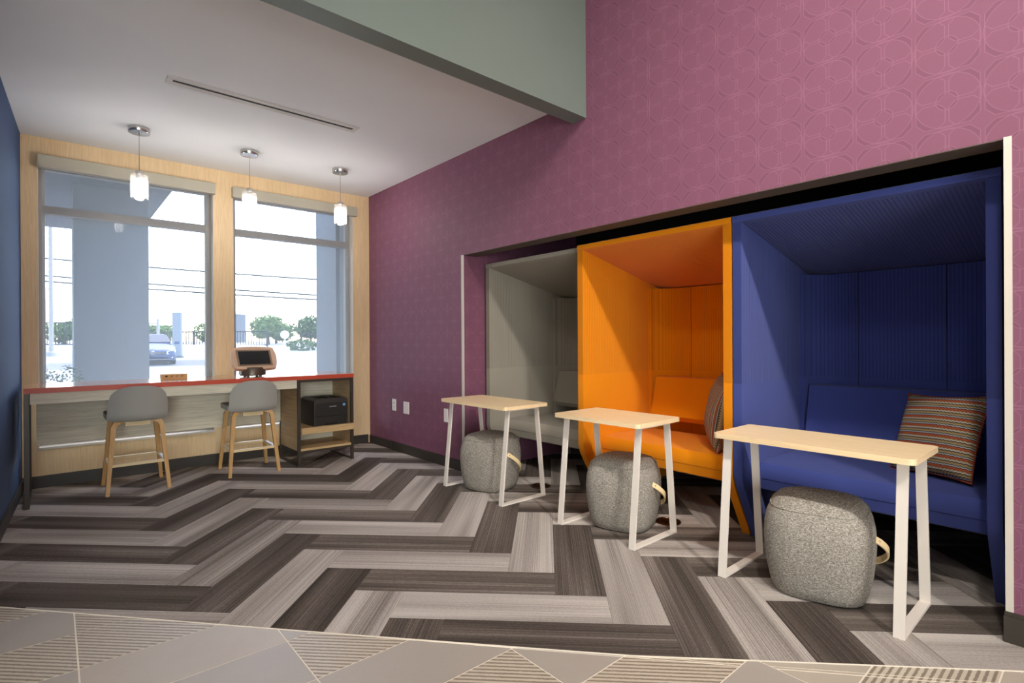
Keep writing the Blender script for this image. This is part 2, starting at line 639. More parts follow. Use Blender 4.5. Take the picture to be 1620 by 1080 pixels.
def dup(root, loc, rz=None, label=None):
    r = root.copy()
    COL.objects.link(r)
    r.location = loc
    if rz is not None:
        r.rotation_euler = (0, 0, rz)
    if label:
        r['label'] = label
    for ch in list(root.children):
        c = ch.copy()
        COL.objects.link(c)
        c.parent = r
        for g in list(ch.children):
            d = g.copy()
            COL.objects.link(d)
            d.parent = c
    return r


# ------------------------------------------------------------------ the room
XR, YF, ZC, ZH = 2.963, 6.135, 3.033, 4.9
AY0, AY1, AZ, AX = .319, 4.116, 2.068, 4.55      # alcove: right jamb, left jamb, head, back


def plist(name, mat, boxes, parent=None):
    bm = bm_new()
    for b in boxes:
        box(bm, *b)
    return link(name, bm, mat, parent)


struct(plist('wall_right', 'wallpaper', [
    (XR, XR + .14, AY1, 5.535, 0, ZC + .05),
    (XR + .016, XR + .14, 5.535, YF + .05, 0, ZC + .05),
    (XR, XR + .14, -5, AY0, 0, ZH),
    (XR, XR + .14, AY0, AY1, AZ, ZH),
    (XR, XR + .14, AY1, 2.6 + 1.6, ZC + .05, ZH)]))
struct(plist('wall_alcove', 'dark', [
    (XR + .14, AX + .1, AY0 - .1, AY0, 0, 2.6),
    (AX, AX + .1, AY0 - .1, AY1 + .1, 0, 2.6),
    (XR + .14, AX + .1, AY0 - .1, AY1 + .1, 2.45, 2.6)]))
struct(plist('wall_alcove_left', 'wallpaper', [(XR + .14, AX + .1, AY1, AY1 + .1, 0, 2.6)]))
struct(plist('trim_3', 'soffit', [(XR + .001, XR + .15, AY0, AY1, AZ - .004, AZ + .02)]))
struct(plist('trim_1', 'trimw', [(XR - .004, XR + .004, AY1 - .002, AY1 + .002 + .03, .10, AZ)]))
struct(plist('trim_2', 'trimw', [(XR - .004, XR + .004, AY0 - .024, AY0 + .001, .125, AZ + .004)]))

# window wall: maple panels around two openings
WX = ((-.093, 1.262), (1.441, 2.771))
WZ0, WZ1 = .335, 2.83
struct(plist('wall_back', 'maple', [
    (-.45, WX[0][0], YF, YF + .2, 0, ZC + .05),
    (WX[0][1], WX[1][0], YF, YF + .2, 0, ZC + .05),
    (WX[1][1], XR + .15, YF, YF + .2, 0, ZC + .05),
    (WX[0][0], WX[0][1], YF, YF + .2, WZ1, ZC + .05),
    (WX[1][0], WX[1][1], YF, YF + .2, WZ1, ZC + .05),
    (WX[0][0], WX[0][1], YF, YF + .2, 0, WZ0),
    (WX[1][0], WX[1][1], YF, YF + .2, 0, WZ0)]))
# outer masonry of the same wall; unseen overhang added to block sun
struct(plist('wall_outer', 'stone', [
    (-6, WX[0][0] - .02, YF + .2, YF + .45, 0, 5), (WX[1][1] + .02, 7, YF + .2, YF + .45, 0, 5),
    (WX[0][0] - .02, WX[1][1] + .02, YF + .2, YF + .45, WZ1 + .02, 5), (WX[0][0] - .02, WX[1][1] + .02, YF + .2, YF + .45, 0, WZ0 - .02),
    (WX[0][1] + .01, WX[1][0] - .01, YF + .2, YF + .45, 0, 5), (-6, 7, YF + .45, YF + 1.2, 3.1, 3.3)]))
# left wall, slightly out of square with the window wall
bm = bm_new()
prism(bm, [(-.196, YF + .05), (-.345, 2.9), (-.55, 2.9), (-.55, YF + .05)], 2, 0, ZC + .05)
struct(link('wall_left', bm, 'leftwall'))
# lobby shell, out of frame
struct(plist('wall_front', 'lobby', [(-6, XR + .14, -5.1, -5, 0, ZH)]))
struct(plist('wall_lobby', 'lobby', [(-6.1, -6, -5.1, 3, 0, ZH), (-6, -.5, 2.9, 3.0, 0, ZC + .05)]))
struct(plist('ceiling', 'ceiling', [(-6, XR, 2.6, YF + .05, ZC, ZC + .1)]))
struct(plist('ceiling', 'lobby', [(-6.1, XR + .14, -5.1, 2.7, ZH, ZH + .1), (-6.1, 7, 2.7, YF + .45, ZH, ZH + .1)]))
# the bulkhead beam where the low ceiling starts
bm = bm_new()
prism(bm, [(-6, 2.50), (XR - .001, 2.572), (XR - .001, 2.706), (-6, 2.64)], 2, 2.875, ZH)
struct(link('trim_4', bm, 'beam'))

# baseboards
for nm, bs in (('baseboard_right', [(XR - .012, XR, AY1 + .035, 5.535, 0, .093), (XR + .004, XR + .016, 5.545, YF - .012, 0, .093), (XR - .006, XR, AY1 + .035, 5.535, .093, .1), (XR - .02, XR + .004, 5.533, 5.545, 0, .1)]),
               ('baseboard_right', [(XR - .014, XR + .0, -3, AY0 + .006, 0, .108), (XR - .007, XR + .0, -3, AY0 + .004, .108, .124)]),
               ('baseboard_back', [(-.21, XR - .012, YF - .012, YF, 0, .095), (-.21, XR - .012, YF - .006, YF, .095, .103)])):
    struct(plist(nm, 'basebd', bs))
bm = bm_new()
prism(bm, [(-.197, YF - .012), (-.344, 2.9), (-.331, 2.9), (-.184, YF - .012)], 2, 0, .1)
struct(link('baseboard_left', bm, 'basebd'))

# ------------------------------------------------------------------ windows and shades
for k, (x0, x1) in enumerate(WX):
    w = bpy.data.objects.new('window_%d' % (k + 1), None)
    COL.objects.link(w)
    w.location = (x0, YF, WZ0)
    struct(w)
    wd, hh = x1 - x0, WZ1 - WZ0
    fr = bm_new()
    y0, y1 = .105, .165
    box(fr, 0, .05, y0, y1, 0, hh)
    box(fr, wd - .055, wd, y0, y1, 0, hh)
    box(fr, .05, wd - .055, y0, y1, 0, .05)
    box(fr, .05, wd - .055, y0, y1, hh - .05, hh)
    link('window_frame', fr, 'alud', w)
    bx('transom_bar', 'alud', w, .05, wd - .055, y0 - .01, y1 + .01, 2.058, 2.13, bevel=.004)
    bx('glass_pane', 'glass', w, .045, wd - .05, .130, .138, .045, 2.06)
    bx('glass_pane', 'glass', w, .045, wd - .05, .130, .138, 2.128, hh - .045)
    rv = bm_new()
    box(rv, 0, .006, .0, y0, .012, hh)
    box(rv, wd - .006, wd, .0, y0, .012, hh)
    link('reveal', rv, 'trimw', w)
    bx('window_sill', 'trimw', w, 0, wd, -.015, y0, -.006, .012)
    # roller shade
    sh = thing('roller_shade', ('sheer grey roller shade with taupe valance over the left window, by the slate wall' if k == 0 else
                                'sheer grey roller shade with taupe valance over the right window, behind the tablet kiosk'), 'window shade', ((x0 + x1) / 2, YF, 2.765), 0)
    c = (x0 + x1) / 2
    bx('valance', 'valance', sh, (-.087 if k == 0 else 1.430) - c, (1.268 if k == 0 else 2.800) - c, -.062, -.001, 0, .106, bevel=.003)
    bm = bm_new()
    box(bm, x0 + .03 - c, x1 - .035 - c, .0400, .0406, .50 - 2.765 + .005, .02)
    link('shade_cloth', bm, 'shade', sh)
    bx('hem_bar', 'alu', sh, x0 + .03 - c, x1 - .035 - c, .034, .046, .485 - 2.765, .505 - 2.765, bevel=.003)

# ------------------------------------------------------------------ floor: herringbone carpet planks and stone tiles
floor = bpy.data.objects.new('floor', None)
COL.objects.link(floor)
struct(floor)
bm = bm_new()
box(bm, -6, AX + .1, -5, YF + .1, -.12, -.0085)
struct(link('floor_slab', bm, 'subfloor', floor))
EDGE = [(-.42, 3.753), (-.193, 3.489), (.925, 2.19), (1.725, 1.275), (2.74, .246), (3.2, -.22)]


def clip(poly, a, b, keep_left=True):
    """Sutherland-Hodgman against the line a->b"""
    def side(p):
        s = (b[0] - a[0]) * (p[1] - a[1]) - (b[1] - a[1]) * (p[0] - a[0])
        return s if keep_left else -s
    out = []
    for i, p in enumerate(poly):
        q = poly[(i + 1) % len(poly)]
        sp, sq = side(p), side(q)
        if sp >= 0:
            out.append(p)
        if (sp >= 0) != (sq >= 0):
            t = sp / (sp - sq)
            out.append((p[0] + t * (q[0] - p[0]), p[1] + t * (q[1] - p[1])))
    return out


def area(p):
    return abs(sum(p[i][0] * p[(i + 1) % len(p)][1] - p[(i + 1) % len(p)][0] * p[i][1] for i in range(len(p)))) / 2


def shrink(pts, g):
    """inset a convex polygon by g (ccw or cw)"""
    if sum(pts[i][0] * pts[(i + 1) % len(pts)][1] - pts[(i + 1) % len(pts)][0] * pts[i][1] for i in range(len(pts))) < 0:
        pts = pts[::-1]
    out = list(pts)
    for i in range(len(pts)):
        a, b = Vector(pts[i]), Vector(pts[(i + 1) % len(pts)])
        d = (b - a)
        if d.length < 1e-6:
            continue
        nrm = Vector((-d.y, d.x)).normalized() * g
        out = clip(out, tuple(a + nrm), tuple(b + nrm))
        if len(out) < 3:
            return []
    return out


sw = .25
ang = PI / 4 + math.radians(.34)
DA = Vector((math.cos(ang), math.sin(ang)))
DB = Vector((math.sin(ang), -math.cos(ang)))
OA, OB = .097 * 1.066, .034 * 1.066


def ab(a, b):
    p = DA * (a * sw + OA) + DB * (b * sw + OB)
    return (p.x, p.y)


def slab_piece(name, pts, uvf, mat, z0, z1, parent):
    bm = bm_new()
    n = len(pts)
    vb = [bm.verts.new((x, y, z0)) for x, y in pts]
    vt = [bm.verts.new((x, y, z1)) for x, y in pts]
    uvl = bm.loops.layers.uv.new('UVMap')
    fs = [bm.faces.new(vt)]
    for i in range(n):
        fs.append(bm.faces.new((vb[i], vb[(i + 1) % n], vt[(i + 1) % n], vt[i])))
    for f in fs:
        for l in f.loops:
            l[uvl].uv = uvf(l.vert.co.x, l.vert.co.y)
    return link(name, bm, mat, parent)


def carpet_clip(poly):
    for a, b in zip(EDGE, EDGE[1:]):
        poly = clip(poly, a, b)
        if len(poly) < 3:
            return []
    for a, b in (((-.196, YF), (-.345, 2.9)), ((AX, -1), (AX, 8)), ((9, YF), (-9, YF))):
        poly = clip(poly, a, b)
        if len(poly) < 3:
            return []
    # the right wall: beyond it only the alcove opening carries carpet
    if all(p[0] > XR for p in poly):
        for a, b in (((9, AY1), (-9, AY1)), ((-9, AY0), (9, AY0))):
            poly = clip(poly, a, b)
            if len(poly) < 3:
                return []
    elif all(p[1] > AY1 for p in poly) or all(p[1] < AY0 for p in poly):
        poly = clip(poly, (XR, -1), (XR, 8))
    return poly


NP = 0
for i in range(-4, 40):
    for k in range(-4, 4):
        for kind in 'HV':
            if kind == 'H':
                b0 = 6 - i + 8 * k
                poly = [ab(i, b0), ab(i + 1, b0), ab(i + 1, b0 + 4), ab(i, b0 + 4)]
                dark = (i + k) % 2 == 0
                org, du, dv = Vector(ab(i, b0)), DB, DA
            else:
                j = i - 18
                a0 = 10 - j + 8 * k
                poly = [ab(a0, j), ab(a0 + 4, j), ab(a0 + 4, j + 1), ab(a0, j + 1)]
                dark = (j + k) % 2 == 0
                org, du, dv = Vector(ab(a0, j)), DA, DB
            poly = carpet_clip(poly)
            if len(poly) < 3 or area(poly) < .004:
                continue
            poly = shrink(poly, .0006)
            if len(poly) < 3:
                continue
            fn = lambda x, y, o=org, u=du, v=dv: ((Vector((x, y)) - o).dot(u), (Vector((x, y)) - o).dot(v))
            slab_piece('carpet_plank', poly, fn, 'c_dark' if dark else 'c_light', -.0085, random.uniform(-.0006, .0004), floor)
            NP += 1

# stone tiles in a square-set grid of 665 x 332 mm, cut along the carpet
tx, ty = .665, .3325
striped = {(-1, 2), (0, 3), (0, 2), (1, 0), (1, -2), (2, -3), (3, -5), (-1, 4), (-2, 1), (2, -6), (-1, -1), (0, -3)}
for ci in range(-3, 6):
    for rj in range(-9, 6):
        x0, y0 = .07 + ci * tx, 1.96 + rj * ty
        poly = [(x0, y0), (x0 + tx, y0), (x0 + tx, y0 + ty), (x0, y0 + ty)]
        pieces = []
        rest = poly
        # keep what lies outside the (convex) carpet area: below the edge polyline
        for a, b in zip(EDGE, EDGE[1:]):
            if len(rest) < 3:
                break
            out = clip(rest, a, b, keep_left=False)
            if len(out) >= 3:
                pieces.append(out)
            rest = clip(rest, a, b)
        if len(pieces) > 1 and area(pieces[0]) + area(pieces[1]) > tx * ty * .98:
            pieces = [poly]
        for p in pieces:
            p = clip(p, (XR, -9), (XR, 9))
            if len(p) < 3 or area(p) < .0006:
                continue
            p = shrink(p, .0029)
            if len(p) < 3:
                continue
            st = (ci, rj) in striped
            mt = ('tile_x' if (ci, rj) in ((3, -5),) else 'tile_s') if st else ('tile' if (ci + rj) % 2 else 'tile2')
            slab_piece('floor_tile', p, lambda x, y: (x, y), mt, -.0085, -.0002, floor)
bm = bm_new()
pts = EDGE
for (ax, ay), (bx_, by_) in zip(pts, pts[1:]):
    d = Vector((bx_ - ax, by_ - ay)).normalized()
    nrm = Vector((-d.y, d.x)) * .003
    v = [bm.verts.new((x, y, .0015)) for x, y in ((ax + nrm.x, ay + nrm.y), (ax - nrm.x, ay - nrm.y), (bx_ - nrm.x, by_ - nrm.y), (bx_ + nrm.x, by_ + nrm.y))]
    f = bm.faces.new(v)
    r = bmesh.ops.extrude_face_region(bm, geom=[f])
    bmesh.ops.translate(bm, verts=[q for q in r['geom'] if isinstance(q, bmesh.types.BMVert)], vec=(0, 0, -.009))
link('edge_strip', bm, 'grout', floor)
bm = bm_new()
prism(bm, EDGE[:-1] + [(XR, .01), (XR, -5), (-6, -5), (-6, 3.753)], 2, -.0086, -.0018)
link('grout_bed', bm, 'grout', floor)


# ------------------------------------------------------------------ lounge booths
def side_panel(bm, y0, y1):
    prism(bm, [(0, 1.955), (0, .43), (.02, .36), (.235, 0), (.315, 0), (.40, .30), (1.02, .30), (1.06, 0), (1.14, 0), (1.17, .30), (1.17, 1.715), (1.05, 1.713)], 1, y0, y1)


def booth(c, x0, y0, y1, label):
    """y0..y1 outer faces; local origin at the front, right outer corner"""
    b = thing('lounge_booth', label, 'booth', (x0, y0, 0), 0, 'high-walled lounge booths in the alcove')
    w = y1 - y0
    t = .052
    for a0, a1 in ((w - t, w), (0, t)):
        bm = bm_new()
        side_panel(bm, a0, a1)
        link('side_panel', bm, 'fabx_' + c, b, smooth=True, bevel=.016, seg=3)
    # sloping canopy resting on the side panels
    bm = bm_new()
    prism(bm, [(-.004, 1.957), (-.004, 1.992), (.02, 2.0), (1.17, 1.76), (1.17, 1.713), (1.05, 1.713)], 1, 0, w)
    link('canopy', bm, 'canopy_' + c, b, smooth=True, bevel=.01, seg=2)
    # three back panels; the outer two curve into the sides
    xb = 1.075
    r = .2
    i0, i1 = t - .0006, w - t + .0006
    s0, s1 = i0 + .315, i1 - .315

    def strip(pts, name):
        bm = bm_new()
        th_ = .03
        P = [Vector((x, y, 0)) for x, y in pts]
        nrm = []
        for i in range(len(P)):
            d = (P[min(i + 1, len(P) - 1)] - P[max(i - 1, 0)]).normalized()
            nrm.append(Vector((d.y, -d.x, 0)))
        inner = [(p.x, p.y) for p in P]
        outer = [((p + n_ * th_).x, (p + n_ * th_).y) for p, n_ in zip(P, nrm)]
        prism(bm, inner + outer[::-1], 2, .32, 1.705)
        return link(name, bm, 'faby_' + c, b, smooth=True)
    arc = [(xb - r + r * math.sin(a), i1 - r + r * math.cos(a)) for a in [PI / 2 * k / 8 for k in range(9)]]
    strip(arc + [(xb, s1 + .003)], 'back_panel')
    strip([(xb, s1 - .003), (xb, (s0 + s1) / 2), (xb, s0 + .003)], 'back_panel')
    strip([(xb, s0 - .003)] + [(x, i0 + i1 - y) for x, y in arc[::-1]], 'back_panel')
    # seat
    i0, i1 = t + .001, w - t - .001
    bm = bm_new()
    prism(bm, [(.225, .375), (.235, .312), (.26, .300), (1.06, .300), (1.06, .375)], 1, i0, i1)
    link('seat_shell', bm, 'fab_' + c, b, smooth=True, bevel=.012)
    bm = bm_new()
    prism(bm, [(.222, .378), (.215, .43), (.24, .472), (.40, .482), (.86, .468), (.92, .462), (.92, .378)], 1, i0 + .003, i1 - .003)
    link('seat_cushion', bm, 'fab_' + c, b, smooth=True, bevel=.014, seg=3)
    bm = bm_new()
    prism(bm, [(.83, .60), (.91, .925), (.985, .93), (1.03, .90), (.97, .56), (.86, .56)], 1, i0 + .05, i1 - .05)
    link('back_cushion', bm, 'fab_' + c, b, smooth=True, bevel=.03, seg=4)
    return b


for c in ('grey', 'orange', 'blue'):
    a_, b_ = {'grey': (srgb(134, 126, 114), srgb(174, 166, 152)), 'orange': (srgb(206, 116, 0), srgb(238, 146, 2)), 'blue': (srgb(42, 50, 106), srgb(74, 86, 154))}[c]
    MAT['canopy_' + c] = m_fabric(c + '_wool_ribbed_canopy', a_, b_, ribs=(1, .0205, -1, .03))
booth('grey', 3.2, 2.822, 4.074, 'grey wool lounge booth, leftmost of the three, nearest the window wall')
booth('orange', 3.13, 1.565, 2.816, 'bright orange wool lounge booth between the grey and the blue one')
booth('blue', 3.13, .346, 1.555, 'deep blue wool lounge booth, nearest the camera at the right')


# ------------------------------------------------------------------ pillows
def pillow(name, label, loc, rot, size=.43, thick=.075):
    bm = bm_new()
    n = 22
    uvl = bm.loops.layers.uv.new('UVMap')
    grid = {}
    for side in (1, -1):
        for i in range(n + 1):
            for j in range(n + 1):
                u, v = 2 * i / n - 1, 2 * j / n - 1
                edge = i in (0, n) or j in (0, n)
                if edge and side == -1:
                    grid[(side, i, j)] = grid[(1, i, j)]
                    continue
                k = 1 - .075 * (1 - abs(v) ** 2) * abs(u) ** 4
                l = 1 - .075 * (1 - abs(u) ** 2) * abs(v) ** 4
                h = thick * (max(0, 1 - u * u) * max(0, 1 - v * v)) ** .42
                wr = .004 * math.sin(5 * u + 3 * v) * (1 - u * u) * (1 - v * v)
                grid[(side, i, j)] = bm.verts.new((u * k * size / 2, v * l * size / 2, side * h + wr))
    for side in (1, -1):
        for i in range(n):
            for j in range(n):
                q = [grid[(side, i, j)], grid[(side, i + 1, j)], grid[(side, i + 1, j + 1)], grid[(side, i, j + 1)]]
                if side == -1:
                    q = q[::-1]
                f = bm.faces.new(q)
                for lp in f.loops:
                    lp[uvl].uv = (lp.vert.co.x / size + .5, lp.vert.co.y / size + .5)
    t = thing(name, label, 'cushion', loc, 0)
    cv = link('pillow_cover', bm, 'pillow', t, smooth='all')
    bm = bm_new()
    path = []
    for s in range(4):
        for k in range(14):
            q = 2 * k / 14 - 1
            u, v = ((q, -1), (1, q), (-q, 1), (-1, -q))[s]
            kk = 1 - .075 * (1 - abs(v) ** 2) * abs(u) ** 4
            ll = 1 - .075 * (1 - abs(u) ** 2) * abs(v) ** 4
            path.append((u * kk * size / 2, v * ll * size / 2, 0))
    sweep(bm, path, circ(.0045, 6), closed=True)
    pp = link('piping', bm, 'pillow', t, smooth='all')
    for o in (cv, pp):
        o.rotation_euler = rot
    return t


def frame_rot(xdir, normal):
    x = Vector(xdir).normalized()
    z = Vector(normal)
    z = (z - x * z.dot(x)).normalized()
    y = z.cross(x)
    return Matrix((x, y, z)).transposed().to_euler()


# blue booth: bottom edge from (3.91,.92) to (3.67,.50), leaning back into the corner
pillow('throw_pillow', 'square zigzag-striped throw pillow leaning in the right corner of the blue booth',
       (3.76, .685, .705), frame_rot((-.235, -.405, .03), (-.80, .46, .36)), .475)
pillow('throw_pillow', 'zigzag-striped throw pillow seen edge-on, leaning on the right side of the orange booth',
       (3.58, 1.875, .735), frame_rot((.05, .24, -1), (-.58, .78, .22)), .47, .095)


# ------------------------------------------------------------------ laptop tables
def laptop_table(cx, cy, lx, ly, legdy, label):
    t = thing('laptop_table', label, 'table', (cx, cy, 0), 0, 'small pull-up tables in front of the booths')
    bm = bm_new()
    prism(bm, rrect(-lx / 2, lx / 2, -ly / 2, ly / 2, .028), 2, .724, .75)
    link('table_top', bm, 'oaky', t, smooth=True, bevel=.003, seg=2)
    for s in (1, -1):
        bm = bm_new()
        y = s * legdy
        path = [(-.150, y, .716), (-.222, y, .006), (.222, y, .006), (.150, y, .716)]
        sweep(bm, path, rect(.012, .042), up=Vector((0, 1, 0)), closed=True)
        link('leg_frame', bm, 'white', t, smooth=True, bevel=.0015, seg=1)
    return t


laptop_table(2.775, 3.455, .46, .875, .375, 'light oak topped laptop table on white steel loops in front of the grey booth')
laptop_table(2.825, 2.215, .46, .70, .295, 'light oak topped laptop table on white steel loops in front of the orange booth')
laptop_table(2.880, 1.000, .43, .885, .386, 'light oak topped laptop table on white steel loops in front of the blue booth')


# ------------------------------------------------------------------ poufs
def pouf(cx, cy, rz, label, w=.475, h=.47):
    t = thing('pouf', label, 'pouf', (cx, cy, 0), rz, 'tweed poufs under the laptop tables')
    prof = [(.0, .0), (.74, .0), (.825, .010), (.885, .05), (.95, .13), (.985, .21), (1.0, .27), (.985, .33), (.94, .385), (.87, .425), (.77, .452), (.60, .466), (.35, .470), (0, .471)]
    n = 48
    bm = bm_new()
    rings = []
    for r, z in prof:
        if r == 0:
            rings.append([bm.verts.new((0, 0, z / .471 * h))])
            continue
        ring = []
        for i in range(n):
            a = 2 * PI * i / n
            e = 3.2
            k = (abs(math.cos(a)) ** e + abs(math.sin(a)) ** e) ** (-1 / e)
            ring.append(bm.verts.new((w / 2 * r * k * math.cos(a), w / 2 * r * k * math.sin(a), z / .471 * h)))
        rings.append(ring)
    for a, b in zip(rings, rings[1:]):
        for i in range(n):
            if len(a) == 1:
                bm.faces.new((a[0], b[(i + 1) % n], b[i]))
            elif len(b) == 1:
                bm.faces.new((a[i], a[(i + 1) % n], b[0]))
            else:
                bm.faces.new((a[i], a[(i + 1) % n], b[(i + 1) % n], b[i]))
    link('pouf_cover', bm, 'tweed', t, smooth='all')
    # stitched seam round the top panel
    bm = bm_new()
    path = []
    for i in range(n):
        a = 2 * PI * i / n
        k = (abs(math.cos(a)) ** 3.2 + abs(math.sin(a)) ** 3.2) ** (-1 / 3.2)
        path.append((w / 2 * .872 * k * math.cos(a), w / 2 * .872 * k * math.sin(a), .424 / .471 * h))
    sweep(bm, path, circ(.0035, 6), closed=True)
    link('seam', bm, 'tweed', t, smooth='all')
    # bent beech strap on the -Y face
    bm = bm_new()
    path = []
    for k in range(11):
        q = k / 10
        path.append((-.085 + .19 * q, -w / 2 * .985 + .004 - .052 * math.sin(PI * q) ** .8, .315 - .165 * q))
    sweep(bm, path, rect(.008, .030), up=Vector((.45, 0, 1)))
    st = link('handle_strap', bm, 'strap', t, smooth=True, bevel=.001, seg=1)
    for q in (0.06, .94):
        bm = bm_new()
        bmesh.ops.create_uvsphere(bm, u_segments=10, v_segments=6, radius=.006)
        for v in bm.verts:
            v.co += Vector((-.085 + .19 * q, -w / 2 * .985 - .010, .315 - .165 * q))
        link('rivet', bm, 'chrome', st, smooth='all')
    return t


pouf(2.835, 3.555, math.radians(17), 'grey tweed pouf with beech strap in front of the grey booth', .465, .465)
pouf(2.940, 2.235, math.radians(17), 'grey tweed pouf with beech strap in front of the orange booth', .465, .465)
pouf(2.905, 1.005, math.radians(15), 'grey tweed pouf with beech strap in front of the blue booth, largest in view', .485, .468)


# ------------------------------------------------------------------ work counter
D = thing('work_counter', 'long work counter with red front edge under the windows', 'counter', (-.165, 5.388, 0), 0)
L_ = 2.595
bm = bm_new()
box(bm, 0, L_, .003, .66, .871, .909)
link('counter_top', bm, 'desktop', D, bevel=.002, seg=1, smooth=True)
bx('edge_band', 'rededge', D, -.001, L_ + .001, -.002, .0028, .869, .909)
bx('apron', 'greyoak', D, .035, 2.008, .02, .04, .785, .869, bevel=.001)
bx('modesty_panel', 'greyoak', D, .062, 2.008, .53, .55, .405, .870, bevel=.001)
bm = bm_new()
for y0 in (.003, .56):
    box(bm, .0, .03, y0, y0 + .03, 0, .869)
box(bm, .0, .03, .033, .56, 0, .022)
box(bm, .0, .03, .033, .56, .847, .869)
link('end_frame', bm, 'steel', D, bevel=.001, seg=1)

Cb = thing('printer_cabinet', 'open oak cabinet in dark steel frame at right end of the counter', 'cabinet', (1.845, 5.388, 0), 0)
cw = .583
bm = bm_new()
for x0 in (0, cw - .028):
    for y0 in (0, .54):
        box(bm, x0, x0 + .028, y0, y0 + .028, 0, .868)
    box(bm, x0, x0 + .028, .028, .54, 0, .02)
for z0 in (.842, .128):
    for y0 in (0, .54):
        box(bm, .028, cw - .028, y0, y0 + .028, z0, z0 + .024)
link('steel_frame', bm, 'steel', Cb, bevel=.001, seg=1)
for x0 in (.004, cw - .022):
    bx('side_panel', 'greyoak_y', Cb, x0, x0 + .018, .029, .539, .153, .841, bevel=.001)
bx('back_panel', 'greyoak', Cb, .023, cw - .023, .505, .523, .153, .841)
bx('bottom_shelf', 'oak_x', Cb, .0285, cw - .0285, .003, .504, .153, .175, bevel=.001)
tr = bx('pull_out_tray', 'oak_x', Cb, .0285, cw - .0285, .02, .50, .356, .374)
bx('tray_front', 'oak_x', tr, .0285, cw - .008, -.035, .0195, .322, .384, bevel=.001)
bx('cable_grommet', 'black', Cb, .05, .21, .488, .5045, .815, .838, bevel=.002)

# printer
Pn = thing('laser_printer', 'black desktop laser printer on the pull-out tray', 'printer', (2.205, 5.435, .3745), 0)
bm = bm_new()
prism(bm, [(-.178, .0), (.178, 0), (.178, .262), (.14, .282), (-.14, .282), (-.178, .262)], 1, .004, .40)
for o in (link('printer_body', bm, 'printer', Pn, bevel=.006, smooth=True),):
    pass
bx('front_cover', 'printer2', Pn, -.165, .165, -.006, .0035, .105, .235, bevel=.004)
bx('paper_drawer', 'printer2', Pn, -.165, .165, -.008, .0035, .012, .10, bevel=.003)
bx('drawer_grip', 'blackhole', Pn, -.07, .06, -.0095, -.0078, .012, .028)
bx('output_tray', 'blackhole', Pn, -.12, .12, .03, .30, .281, .2835)
bx('tray_fin', 'printer', Pn, -.012, .0, .06, .24, .2838, .296)
bx('energy_sticker', 'bluetag', Pn, .122, .150, -.0068, -.0061, .196, .222)
bx('paper_gauge', 'blackhole', Pn, .135, .145, -.009, -.0079, .045, .07)


def text(name, body, size, loc, rot, mat, parent, ext=.0004):
    cu = bpy.data.curves.new(name, 'FONT')
    cu.body = body
    cu.size = size
    cu.align_x = 'CENTER'
    cu.align_y = 'CENTER'
    cu.extrude = ext
    tmp = bpy.data.objects.new(name, cu)
    COL.objects.link(tmp)
    dg = bpy.context.evaluated_depsgraph_get()
    me = bpy.data.meshes.new_from_object(tmp.evaluated_get(dg))
    bpy.data.objects.remove(tmp)
    me.materials.clear()
    me.materials.append(MAT[mat])
    o = bpy.data.objects.new(name, me)
    COL.objects.link(o)
    o.parent = parent
    o.location = loc
    o.rotation_euler = rot
    o['kind'] = 'stuff'
    return o


text('lettering', 'SAMSUNG', .0165, (0.015, -.0066, .197), (PI / 2, 0, 0), 'letter', Pn)

# tablet kiosk
K = thing('tablet_kiosk', 'tablet kiosk with beige frame and black screen on round base', 'tablet', (1.50, 5.66, .909), 0)
bm = bm_new()
lathe(bm, [(.108, .012), (.120, .02), (.120, .072), (.110, .092), (.06, .10)], 40)
link('base', bm, 'basegrey', K, smooth=True)
for k in range(4):
    a = PI / 4 + k * PI / 2
    bm = bm_new()
    lathe(bm, [(.014, 0), (.014, .0125)], 12, .08 * math.cos(a), .08 * math.sin(a))
    link('foot', bm, 'black', K)
head = bpy.data.objects.new('head', None)
COL.objects.link(head)
head.parent = K
head.location = (0.012, -.012, .178)
tilt = math.radians(-33)


def bulged(hw, hh, b1, b2, r=.02, n=8):
    """rounded rectangle whose sides bow outwards"""
    pts = []
    for s in range(4):
        for k in range(n):
            q = (2 * k / (n - 1) - 1) * .955
            if s == 0:
                pts.append((q * hw, -hh - b2 * (1 - q * q)))
            elif s == 1:
                pts.append((hw + b1 * (1 - q * q), q * hh))
            elif s == 2:
                pts.append((-q * hw, hh + b2 * (1 - q * q)))
            else:
                pts.append((-hw - b1 * (1 - q * q), -q * hh))
    return pts


head.rotation_euler = (PI / 2 + tilt, 0, 0)
bm = bm_new()
prism(bm, bulged(.186, .118, .022, .012), 2, -.03, .012)
link('bezel', bm, 'rosegold', head, bevel=.006, seg=3, smooth=True, angle=50)
bm = bm_new()
prism(bm, rrect(-.160, .160, -.092, .092, .004), 2, .0121, .0145)
link('bezel_inner', bm, 'bezel', head)
bm = bm_new()
prism(bm, rrect(-.142, .142, -.076, .076, .003), 2, .0146, .0155)
link('screen', bm, 'screen', head)
bm = bm_new()
sweep(bm, [(0, .005, .07), (0, .01, .11), (0, .014, .16)], circ(.035, 14), up=Vector((0, 1, 0)))
link('neck', bm, 'basegrey', K, smooth=True)

